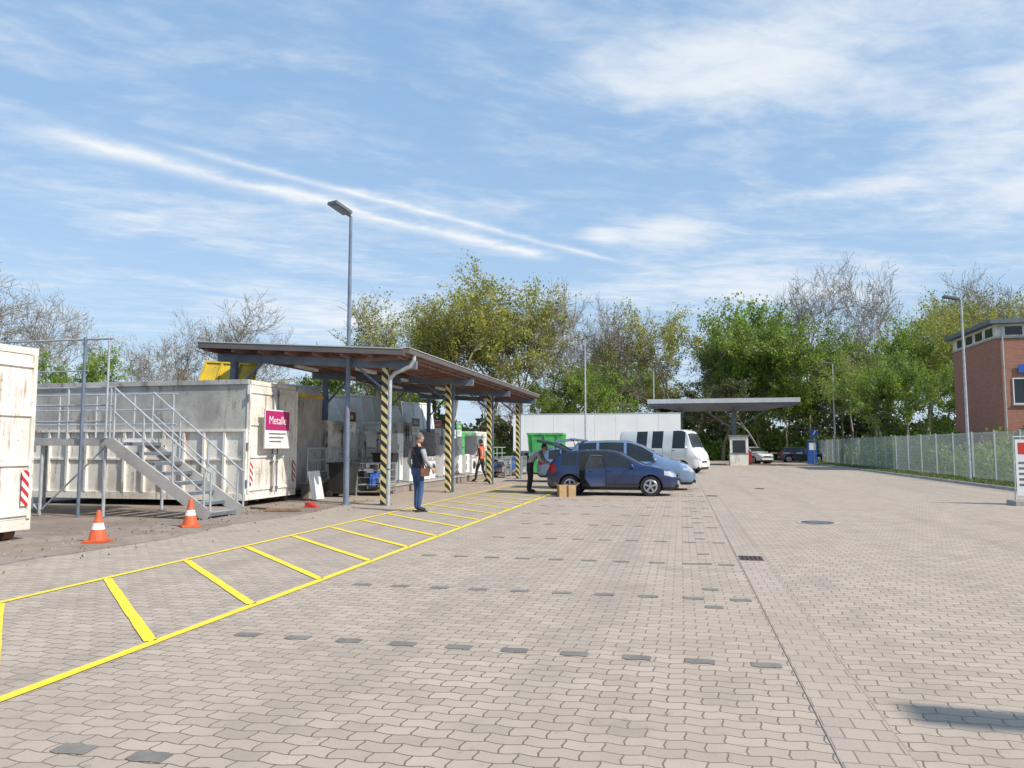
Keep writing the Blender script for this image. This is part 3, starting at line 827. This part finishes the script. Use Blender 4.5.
        b.add([pt(.5,-hw*1.1,.01),pt(.5,hw*1.1,.01),pt(1.02,hw*1.12,-.12),pt(1.02,-hw*1.12,-.12),pt(.5,-hw*1.1,-.06),pt(.5,hw*1.1,-.06),pt(1.0,hw*1.12,-.2),pt(1.0,-hw*1.12,-.2)],[(0,1,2,3),(7,6,5,4),(0,4,5,1),(1,5,6,2),(3,2,6,7),(0,3,7,4)],paint)
        for s in(1,-1): 
            b.beam(tuple(pt(0,s*hw,.01)),tuple(pt(.5,s*hw*1.07,.01)),.06,.05,paint); b.cyl((.35,s*hw,hz-.35),tuple(pt(.4,s*hw*.98,-.03)),.012,None,black,6)
    if door_open:
        x0_,x1_=door_open; hy=-interp(plan_,x1_)*1.0; zb=interp(belt_,x1_)
        a=R(50); d=Vector((-math.cos(a),-math.sin(a),0)); Ld=x1_-x0_; hp=Vector((x1_,hy,0))
        nrm=Vector((math.sin(a),-math.cos(a),0))
        def dp(u,z,o=0): v=hp+d*u*Ld+nrm*o; return (v.x,v.y,z)
        prof=[(0,.32),(.75,.32),(1,.55),(1,zb-.02),(0,zb-.03)]
        n_=len(prof); vs=[dp(u,z,.03) for u,z in prof]+[dp(u,z,-.03) for u,z in prof]
        b.add(vs,[tuple(range(n_))],paint); b.add(vs,[tuple(range(n_,2*n_))],black)
        b.add(vs,[(i,(i+1)%n_,n_+(i+1)%n_,n_+i) for i in range(n_)],paint)
        b.path([dp(0,zb),dp(.15,zb+.36),dp(.75,zb+.38),dp(1,zb)],.02,paint,6)
        b.poly([dp(.03,zb-.02),dp(.17,zb+.34),dp(.74,zb+.36),dp(.97,zb-.02)],glass)
        b.box(dp(.75,zb-.12,.045),(.03,.12,.03),black)
    o=b.build(name,loc,rz,autosmooth=True); o.scale=(scale,)*3
    return o
def hatchback(name,paint,loc,rz,**k):
    return vehicle(name,4.2,1.76,[(0,.62),(.04,.98),(.14,1.10),(.40,1.36),(.62,1.43),(1.3,1.48),(2.0,1.47),(2.35,1.40),(3.08,1.02),(3.6,.93),(3.95,.82),(4.15,.68),(4.2,.55)],
     [(0,.9),(.3,.97),(1.5,.93),(3.0,.88),(4.2,.8)],[(0,.78),(.12,.92),(.5,.99),(1,1),(3.2,1),(3.7,.96),(4.0,.86),(4.2,.66)],paint,(.78,3.36),.315,
     [(.48,.98),(1.06,1.86),(1.94,2.80)],(2.30,3.04),(.10,.42),loc,rz,**k)
def mpv(name,paint,loc,rz,**k):
    return vehicle(name,4.4,1.79,[(0,.62),(.03,1.05),(.10,1.3),(.30,1.62),(.6,1.69),(1.5,1.72),(2.2,1.70),(2.6,1.57),(3.35,1.13),(3.85,1.0),(4.2,.87),(4.36,.68),(4.4,.55)],
     [(0,1.0),(.3,1.06),(1.6,1.02),(3.2,.97),(4.4,.8)],[(0,.82),(.1,.94),(.5,.99),(1,1),(3.4,1),(3.9,.96),(4.2,.86),(4.4,.66)],paint,(.80,3.5),.32,
     [(.42,1.06),(1.14,2.0),(2.08,3.0)],(2.45,3.30),(.06,.30),loc,rz,**k)
navycar=carpaint('navy_car_paint',(.017,.04,.125)); bluecar=carpaint('silver_blue_car_paint',(.20,.30,.47)); blackcar=carpaint('black_car_paint',(.02,.03,.06)); whitecar=carpaint('white_van_paint',(.78,.78,.76),0)
hatchback('parked_car',navycar,(-4.1,24.3,0),R(-1),hatch_open=28,door_open=(1.08,1.92),scale=.95)
mpv('parked_car',bluecar,(-3.95,27.4,0),R(1),hatch_open=8)
hatchback('parked_car',bluecar,(-6.0,32.4,0),R(4),hatch_open=-8)
hatchback('parked_car',blackcar,(9.0,76,0),R(2))
hatchback('parked_car',whitecar,(5.2,73,0),R(-60))
vehicle('white_camper_van',5.0,1.95,[(0,1.2),(.04,2.2),(.15,2.42),(4.0,2.46),(4.3,2.34),(4.62,1.45),(4.85,1.18),(4.98,.9),(5.0,.5)],
     [(0,1.42),(4.5,1.38),(5,.9)],[(0,.9),(.1,.98),(.5,1),(4.4,1),(4.8,.93),(5,.8)],whitecar,(1.0,4.1),.34,
     [(1.2,1.9),(2.2,2.9),(3.45,4.25)],(4.32,4.62),(.03,.1),(-3.3,46.2,0),R(-24),inset=.22,lamps=(.72,.92),tails=(.7,1.1))
tarp=pm('white_tarpaulin',(.82,.82,.80),(.76,.76,.75),.6,.6,0,.1)
b=MB(); b.bx(0,13.2,0,2.5,1.15,4.05,tarp); b.bx(-.02,13.22,-.02,2.52,4.05,4.12,galv); b.bx(-.02,13.22,-.02,2.52,1.0,1.149,galv_d)
for i in range(1,8): b.bx(i*1.65,i*1.65+.03,-.012,-.001,1.15,4.05,white)
for x in(2,3.3,4.6):
    for y in(.15,2.05): b.cyl((x,y,.5),(x,y+.3,.5),.5,None,rubber,20); b.cyl((x,y-.01,.5),(x,y+.31,.5),.26,None,alloy,16)
for y in(.5,2.0): b.bx(9.9,10.05,y-.08,y+.08,0,1.0,galv_d)
b.bx(5.4,9.4,-.02,.02,.45,.95,galv)
b.build('semi_trailer',(-13.2,60,0))

b=MB(); b.bx(-.25,.25,-.2,.2,0,.34,cardboard); b.box((-.3,0,.36),(.18,.4,.008),cardboard,Matrix.Rotation(R(35),3,'Y')); b.box((.3,0,.36),(.18,.4,.008),cardboard,Matrix.Rotation(R(-35),3,'Y'))
b.bx(-.03,.03,-.203,-.2005,0,.34,leather); b.build('cardboard_box',(-3.4,22.9,0),R(20))

# ------------------------------------------------------------------ gate canopy, kiosk, sign
b=MB()
b.bx(-2.4,8.9,62.5,67.5,4.75,4.95,galv_d); b.bx(-2.6,9.1,62.3,67.7,4.95,5.30,deckgrey); 
b.add([(-2.4,62.5,4.74),(8.9,62.5,4.74),(6.5,65,4.4),(0,65,4.4),(-2.4,67.5,4.74),(8.9,67.5,4.74)],[(0,1,2,3),(3,2,5,4)],galv_d)
b.bx(4.1,4.45,64.8,65.15,0,4.5,galv_d); b.bx(-.1,.2,64.8,65.1,0,4.5,galv_d); b.beam((4.3,65,2.9),(6.9,65,4.5),.12,.12,galv_d); b.beam((4.3,65,2.9),(1.9,65,4.5),.12,.12,galv_d)
b.build('gate_canopy')
b=MB(); b.bx(3.8,5.2,63,64.6,0,2.3,whitedirty); b.bx(3.7,5.3,62.9,64.7,2.3,2.42,galv_d); b.bx(4.0,5.0,62.98,62.999,1.0,2.0,glass); b.bx(3.78,3.799,63.3,64.3,1.0,2.0,glass); b.bx(3.78,5.22,62.97,62.995,.9,.97,galv_d)
b.build('gatekeeper_kiosk')
b=MB(); b.cyl((0,0,0),(0,0,2.9),.035,None,galv,8); b.cyl((0,-.04,2.6),(0,-.06,2.6),.34,None,bluep,28); b.cyl((0,-.061,2.6),(0,-.064,2.6),.05,None,white,10)
b.box((0,-.068,2.6),(.10,.006,.4),white,Matrix.Rotation(R(30),3,'Y')); b.build('traffic_sign',(10.6,66,0))
b=MB(); b.bx(-.35,.35,-.3,.3,0,2.0,bluep); b.bx(-.4,.4,-.35,.35,2.0,2.08,galv_d); b.bx(-.25,.25,-.31,-.302,1.2,1.8,white); b.build('ticket_machine',(10.95,69.5,0))
b=MB(); b.bx(-.15,.15,-.15,.15,0,1.1,redp); 
for i in range(8): b.bx(.15+i*.5,.65+i*.5,-.04,.04,.92,1.0,white if i%2 else redp)
b.build('barrier_gate',(5.6,66.5,0))

b=MB(); 
for x in(0,2.4): b.cyl((x,0,0),(x,0,1.75),.02,None,galv)
for z in(.15,1.75): b.cyl((0,0,z),(2.4,0,z),.02,None,galv)
b.bx(.04,2.35,-.012,.0,.25,1.68,white)
b.bx(.10,1.0,-.016,-.013,1.30,1.6,redp)
for i in range(5): b.bx(.10,1.5-.15*i,-.016,-.013,1.05-.14*i,1.11-.14*i,galv_d)
for i in range(24): b.cyl((.1*i,.01,.15),(.1*i,.01,1.75),.004,None,galv,4)
for x in(0,2.4): b.box((x,0,.06),(.22,.6,.12),concrete)
b.build('banner_fence_panel',(8.36,22.0,0),R(0))

# ------------------------------------------------------------------ brick house
def brickm():
    m,t,bb=newmat('red_brick')
    pos=t.new('ShaderNodeNewGeometry').outputs['Position']; x,y,z=t.sep(pos)
    br=t.new('ShaderNodeTexBrick'); t.put(br.inputs['Vector'],t.comb(t.m('ADD',x,y),z))
    br.inputs['Scale'].default_value=1; br.inputs['Brick Width'].default_value=.25; br.inputs['Row Height'].default_value=.083; br.inputs['Mortar Size'].default_value=.008
    br.inputs['Color1'].default_value=(.46,.17,.11,1); br.inputs['Color2'].default_value=(.33,.12,.08,1); br.inputs['Mortar'].default_value=(.36,.29,.24,1)
    n=t.noise(pos,.8,5); t.put(bb.inputs['Base Color'],t.mix(t.m('MULTIPLY',n,.4),br.outputs[0],(.26,.13,.09,1))); bb.inputs['Roughness'].default_value=.9
    return m
brick=brickm()
b=MB(); bx0,bx1,by0,by1=18.1,34,49.2,56.4
b.bx(bx0,bx1,by0,by1,0,7.9,brick); b.bx(bx0+.02,bx1-.02,by0+.02,by1-.02,7.9,8.65,whitedirty)
b.bx(bx0-.4,bx1+.5,by0-.4,by1+.4,8.65,8.9,galv_d)
b.bx(bx0-.06,bx1+.06,by0-.06,by1+.06,7.8,7.9,concrete)
def win(x,z,w,h):
    b.bx(x,x+w,by0-.005,by0-.0015,z,z+h,glass); 
    for a,c in((x-.06,x),(x+w,x+w+.06),(x+w/2-.03,x+w/2+.03)): b.bx(a,c,by0-.05,by0-.006,z,z+h,white)
    for a in(z-.06,z+h): b.bx(x-.06,x+w+.06,by0-.05,by0-.006,a,a+.06,white)
    b.bx(x-.12,x+w+.12,by0-.1,by0-.001,z-.14,z-.062,concrete)
for i in range(5):
    win(19.4+i*2.9,1.0,1.5,1.5); win(18.9+i*2.9,4.0,1.3,1.4)
for i in range(12): b.bx(18.6+i*1.25,19.5+i*1.25,by0+.005,by0+.018,8.0,8.5,glass)
for i in range(4): b.bx(bx0+.004,bx0+.018,by0+.5+i*1.6,by0+1.6+i*1.6,8.0,8.5,glass)
b.box((19.5,by0-.1,6.0),(.7,.04,.5),bluep)
b.cyl((18.4,by0-.08,0),(18.4,by0-.08,8.6),.05,None,galv)
b.build('brick_house')
b=MB()
for x in(20.5,23.5): 
    for y in(47.2,48.9): b.cyl((x,y,0),(x,y,4.2),.06,None,rust)
b.bx(20.3,23.7,47.0,49.0,3.5,3.65,rust)
for i in range(9): b.cyl((20.4+i*.4,47.05,3.65),(20.4+i*.4,47.05,4.65),.02,None,rust,5)
b.cyl((20.3,47.05,4.65),(23.7,47.05,4.65),.03,None,rust,6); b.build('steel_balcony')

# ------------------------------------------------------------------ people
redskin=pm('lips',(.4,.15,.12),(.35,.12,.1),9,.5)
def person(name,loc,rz,J,mats,s=1.0,hair=hairg,vest=False,bag=False,headoff=(0,.02,.115),bent=False):
    P=dict(pelvis=(0,0,.96),waist=(0,.0,1.10),chest=(0,.01,1.32),neck=(0,0,1.475),head=(0,.02,1.57),
      shL=(-.185,0,1.42),elL=(-.25,-.03,1.14),wrL=(-.25,.08,.90),shR=(.185,0,1.42),elR=(.25,-.03,1.14),wrR=(.25,.08,.90),
      hiL=(-.095,0,.90),knL=(-.11,.03,.50),anL=(-.12,-.03,.09),toL=(-.14,.15,.035),hiR=(.095,0,.90),knR=(.11,.03,.50),anR=(.12,-.03,.09),toR=(.14,.15,.035))
    P.update(J)
    rad=dict(pelvis=(.155,.115),waist=(.145,.105),chest=(.165,.115),neck=(.058,.058),head=(.055,.06),sh=(.075,.07),el=(.050,.050),wr=(.032,.03),hi=(.098,.10),kn=(.066,.068),an=(.050,.050),to=(.045,.034))
    edges=[('pelvis','waist','torso'),('waist','chest','torso'),('chest','neck','torso'),('neck','head','skin')]
    for S in 'LR': edges+=[('chest','sh'+S,'torso'),('sh'+S,'el'+S,'arm'),('el'+S,'wr'+S,'arm'),('pelvis','hi'+S,'leg'),('hi'+S,'kn'+S,'leg'),('kn'+S,'an'+S,'leg'),('an'+S,'to'+S,'shoe')]
    names=list(P); idx={n:i for i,n in enumerate(names)}
    me=bpy.data.meshes.new('sk'); me.from_pydata([P[n] for n in names],[(idx[a],idx[c]) for a,c,_ in edges],[])
    o=bpy.data.objects.new('sk',me); COL.objects.link(o)
    sm=o.modifiers.new('s','SKIN'); sm.use_smooth_shade=True
    for n,i in idx.items():
        k=n if n in rad else n[:2]; me.skin_vertices[0].data[i].radius=rad[k]
        me.skin_vertices[0].data[i].use_root=(n=='pelvis')
    o.modifiers.new('u','SUBSURF').levels=2
    dg=bpy.context.evaluated_depsgraph_get(); ev=o.evaluated_get(dg); m2=bpy.data.meshes.new_from_object(ev)
    b=MB()
    vs=[v.co.copy() for v in m2.vertices]
    for p in m2.polygons:
        c=p.center; best=None
        for a,d,lab in edges:
            A=Vector(P[a]);D=Vector(P[d]);t=max(0,min(1,(c-A).dot(D-A)/(D-A).length_squared)); q=A+(D-A)*t
            k=a if a in rad else a[:2]; k2=d if d in rad else d[:2]
            r=rad[k][0]*(1-t)+rad[k2][0]*t
            e=(c-q).length/r
            if best is None or e<best[0]: best=(e,lab,t,a)
        lab=best[1]
        if lab=='torso' and c.z<.98: lab='leg'
        if lab=='torso' and c.z>1.475: lab='skin'
        if lab=='leg' and c.z>1.0: lab='torso'
        mt=mats[lab]
        if lab=='torso' and vest and (1.10<c.z<1.15 ): mt=reflect
        b.add([vs[i] for i in p.vertices],[tuple(range(len(p.vertices)))],mt)
    bpy.data.objects.remove(o)
    h=Vector(P['head'])+Vector(headoff)
    b.ell(h,(.076,.096,.118),skin,16,12)
    b.ell(h+Vector((0,.035,-.06)),(.052,.055,.055),skin,12,8)
    b.ell(h+Vector((0,-.014,.022)),(.082,.098,.108),hair,16,10)
    b.ell(h+Vector((0,.1,-.015)),(.014,.02,.024),skin,8,6)
    for sx in(-1,1):
        b.ell(h+Vector((sx*.08,-.005,-.01)),(.012,.02,.032),skin,8,6)
        b.ell(h+Vector((sx*.03,.087,.005)),(.012,.01,.008),white,8,6); b.ell(h+Vector((sx*.03,.095,.005)),(.006,.006,.006),black,6,5)
        b.box(h+Vector((sx*.03,.094,.024)),(.03,.008,.005),hair)
    b.box(h+Vector((0,.094,-.058)),(.04,.008,.008),redskin)
    if not bent: b.cyl((0,.0,1.455),(0,.012,1.50),.078,.066,mats['torso'],14,caps=False)
    for S,sx in(('L',-1),('R',1)):
        w=Vector(P['wr'+S]); e=Vector(P['el'+S]); d=(w-e).normalized()
        sd=Vector((0,1,0)); sd=(sd-d*sd.dot(d)).normalized(); nrm=d.cross(sd).normalized()
        rot=Matrix((sd,nrm,d)).transposed()
        pc=w+d*.055; b.ell(pc,(.042,.017,.056),skin,10,8,rot)
        inw=-nrm if (nrm.x*sx)>0 else nrm
        for i,l in enumerate((.070,.080,.075,.058)):
            st=pc+d*.042+sd*(.030-.02*i)
            k1=st+d*l*.5+inw*.006; k2=k1+(d*.8+inw*.55).normalized()*l*.5
            b.cyl(st,k1,.0095,.0085,skin,6); b.cyl(k1,k2,.0085,.0065,skin,6)
        st=pc-d*.015+sd*.036; k1=st+(sd*.6+d*.7+inw*.3).normalized()*.035; k2=k1+(d+inw*.4).normalized()*.03
        b.cyl(st,k1,.012,.010,skin,6); b.cyl(k1,k2,.010,.008,skin,6)
        an=Vector(P['an'+S]); to=Vector(P['to'+S])
        dd=(to-an); dd.z=0; dd.normalize(); mid=(an+to)/2
        b.box((mid.x-dd.x*.015,mid.y-dd.y*.015,.012),(.095,.29,.024),black,Matrix.Rotation(math.atan2(-dd.x,dd.y),3,'Z'))
    if vest:
        for sx in(-1,1): b.cyl((sx*.09,.115,1.12),(sx*.10,.10,1.40),.018,.018,reflect,6); b.cyl((sx*.09,-.115,1.12),(sx*.10,-.10,1.40),.018,.018,reflect,6)
    if bag:
        b.beam((-.13,.10,1.45),(.24,.06,.98),.03,.01,leather,up=(0,1,0)); b.beam((-.13,-.10,1.45),(.24,-.05,.98),.03,.01,leather,up=(0,1,0))
        b.box((.27,-.02,.90),(.08,.24,.18),leather)
    ob=b.build(name,loc,rz,smooth=True,autosmooth=True); ob.scale=(s,s,s); return ob
person('standing_man',(-5.97,16.85,0.002),R(-35),dict(knL=(-.12,.06,.51),anL=(-.15,.06,.09),toL=(-.19,.24,.035),knR=(.12,.0,.50),anR=(.15,-.08,.09),toR=(.18,.10,.035),
   elR=(.30,.0,1.15),wrR=(.27,.20,.98),elL=(-.29,-.06,1.15),wrL=(-.29,.06,.92)),
   dict(torso=navy,arm=shirt,leg=jeans,shoe=blackcloth,skin=skin),1.01,hairg,bag=True)
person('worker_walking',(-8.35,31.6,0.002),R(70),dict(knL=(-.10,.16,.52),anL=(-.11,.22,.09),toL=(-.12,.40,.04),knR=(.10,-.02,.50),anR=(.11,-.25,.10),toR=(.12,-.08,.035),
   elR=(.27,.06,1.16),wrR=(.2,.27,1.12),elL=(-.27,-.12,1.17),wrL=(-.25,-.06,.93)),
   dict(torso=hivis,arm=blackcloth,leg=blackcloth,shoe=blackcloth,skin=skin),1.0,hairb,vest=True)
person('person_unloading_car',(-4.85,24.55,0.002),R(-95),dict(waist=(0,.06,1.09),chest=(0,.24,1.25),neck=(0,.37,1.33),head=(0,.44,1.38),shL=(-.18,.33,1.28),shR=(.18,.33,1.28),
   elL=(-.23,.45,1.03),wrL=(-.18,.66,.95),elR=(.23,.45,1.03),wrR=(.18,.66,.95)),
   dict(torso=shirt,arm=shirt,leg=blackcloth,shoe=blackcloth,skin=skin),1.0,hairb,headoff=(0,.07,.09),bent=True)

# ------------------------------------------------------------------ world
EL=R(41); AZ=R(110)
w=bpy.data.worlds.new('World'); scene.world=w; w.use_nodes=True
t=NT(w.node_tree); bg=t.n['Background']
sky=t.new('ShaderNodeTexSky',sky_type='NISHITA'); sky.sun_disc=False; sky.sun_elevation=EL; sky.sun_rotation=AZ
sky.air_density=1.0; sky.dust_density=1.2; sky.ozone_density=1.6
d=t.new('ShaderNodeTexCoord').outputs['Generated']; x,y,z=t.sep(d)
zc=t.m('MAXIMUM',z,.035)
px=t.m('DIVIDE',x,zc); py=t.m('DIVIDE',y,zc)
pv=t.comb(px,py)
warp=t.noise(pv,1.3,3,.6)
wv=t.m('MULTIPLY',t.m('SUBTRACT',warp,.5),1.0)
def rotxy(a):
    ca,sa=math.cos(a),math.sin(a)
    return t.m('ADD',t.m('MULTIPLY',px,ca),t.m('MULTIPLY',py,sa)),t.m('SUBTRACT',t.m('MULTIPLY',py,ca),t.m('MULTIPLY',px,sa))
u1,v1=rotxy(.55)
cir=t.noise(t.comb(t.m('MULTIPLY',u1,1.0),t.m('ADD',t.m('MULTIPLY',v1,1.9),t.m('MULTIPLY',wv,1.4))),1.0,6,.58,.4)
fine=t.noise(t.comb(t.m('MULTIPLY',u1,3.0),t.m('MULTIPLY',v1,5.0)),1.6,6,.65,.3)
def blob(cx,cy,rx,ry,amp):
    a=t.m('DIVIDE',t.m('SUBTRACT',px,cx),rx); b_=t.m('DIVIDE',t.m('SUBTRACT',py,cy),ry)
    r2=t.m('ADD',t.m('MULTIPLY',a,a),t.m('MULTIPLY',b_,b_))
    return t.m('MULTIPLY',t.m('POWER',2.718,t.m('MULTIPLY',r2,-1.0)),amp)
bl=None
for q in[(.10,1.95,.45,.30,.24),(1.0,2.70,.30,.32,.30),(1.35,3.2,.3,.3,.28),(.75,3.1,.25,.12,.2),(-.06,3.6,.22,.26,.36),(-2.6,5.4,.9,1.0,.24),(.4,4.9,1.0,.7,.20),(1.2,2.1,.35,.3,.22),(-.35,3.55,.10,.16,.3),(-1.9,2.9,.6,.5,.10)]:
    v=blob(*q); bl=v if bl is None else t.m('ADD',bl,v)
cl=t.m('ADD',t.m('ADD',t.m('MULTIPLY',cir,.66),t.m('MULTIPLY',fine,.34)),bl)
cloud=t.smooth(cl,.44,.84)
def trail(A,B,w0,amp,soft):
    dx,dy=B[0]-A[0],B[1]-A[1]; L=math.hypot(dx,dy); dx/=L;dy/=L
    ax=t.m('SUBTRACT',px,A[0]); ay=t.m('SUBTRACT',py,A[1])
    al=t.m('ADD',t.m('MULTIPLY',ax,dx),t.m('MULTIPLY',ay,dy))
    pe=t.m('SUBTRACT',t.m('MULTIPLY',ay,dx),t.m('MULTIPLY',ax,dy))
    n=t.noise(pv,3.0,6,.62); pe=t.m('ADD',pe,t.m('MULTIPLY',t.m('SUBTRACT',n,.5),w0*3.2))
    g=t.m('POWER',2.718,t.m('MULTIPLY',t.m('POWER',t.m('ABSOLUTE',t.m('DIVIDE',pe,w0)),1.6),-1.0))
    e=t.m('MULTIPLY',t.smooth(al,-soft,soft),t.smooth(al,L+soft,L-soft))
    br=t.m('MULTIPLY_ADD',t.smooth(n,.3,.6),.6,.4)
    return t.m('MULTIPLY',t.m('MULTIPLY',t.m('MULTIPLY',g,e),br),amp)
tr=t.m('ADD',trail((-1.97,2.0),(-.685,3.92),.07,.95,.15),trail((-1.604,2.202),(-.355,4.04),.035,.75,.2))
fac=t.m('ADD',t.m('MULTIPLY',cloud,.85),tr,clamp=True)
haze=t.m('POWER',2.718,t.m('MULTIPLY',t.m('MAXIMUM',z,0.0),-4.6))
SB=.15; q=lambda r,g,b:(r/SB,g/SB,b/SB,1)
skyc=t.mix(.6,sky.outputs[0],q(.31,.57,.93))
skyc=t.mix(t.m('MULTIPLY',haze,.85),skyc,q(.66,.80,.94))
col=t.mix(fac,skyc,q(.90,.94,.98))
t.put(bg.inputs[0],col); bg.inputs[1].default_value=SB
sun=bpy.data.lights.new('sun','SUN'); sun.energy=5.0; sun.angle=R(.55); sun.color=(1,.94,.85)
so=bpy.data.objects.new('sun',sun); COL.objects.link(so)
ds=Vector((math.sin(AZ)*math.cos(EL),math.cos(AZ)*math.cos(EL),math.sin(EL)))
so.rotation_euler=ds.to_track_quat('Z','Y').to_euler()
# ------------------------------------------------------------------ camera
cam=bpy.data.cameras.new('camera'); co=bpy.data.objects.new('camera',cam); COL.objects.link(co)
cam.sensor_width=36; cam.lens=26.72; cam.clip_end=3000; cam.clip_start=.05
co.location=(0,0,1.5); co.rotation_euler=(R(90+4.7),0,R(12.5)); scene.camera=co
scene.view_settings.view_transform='Standard'; scene.view_settings.look='None'; scene.view_settings.exposure=0
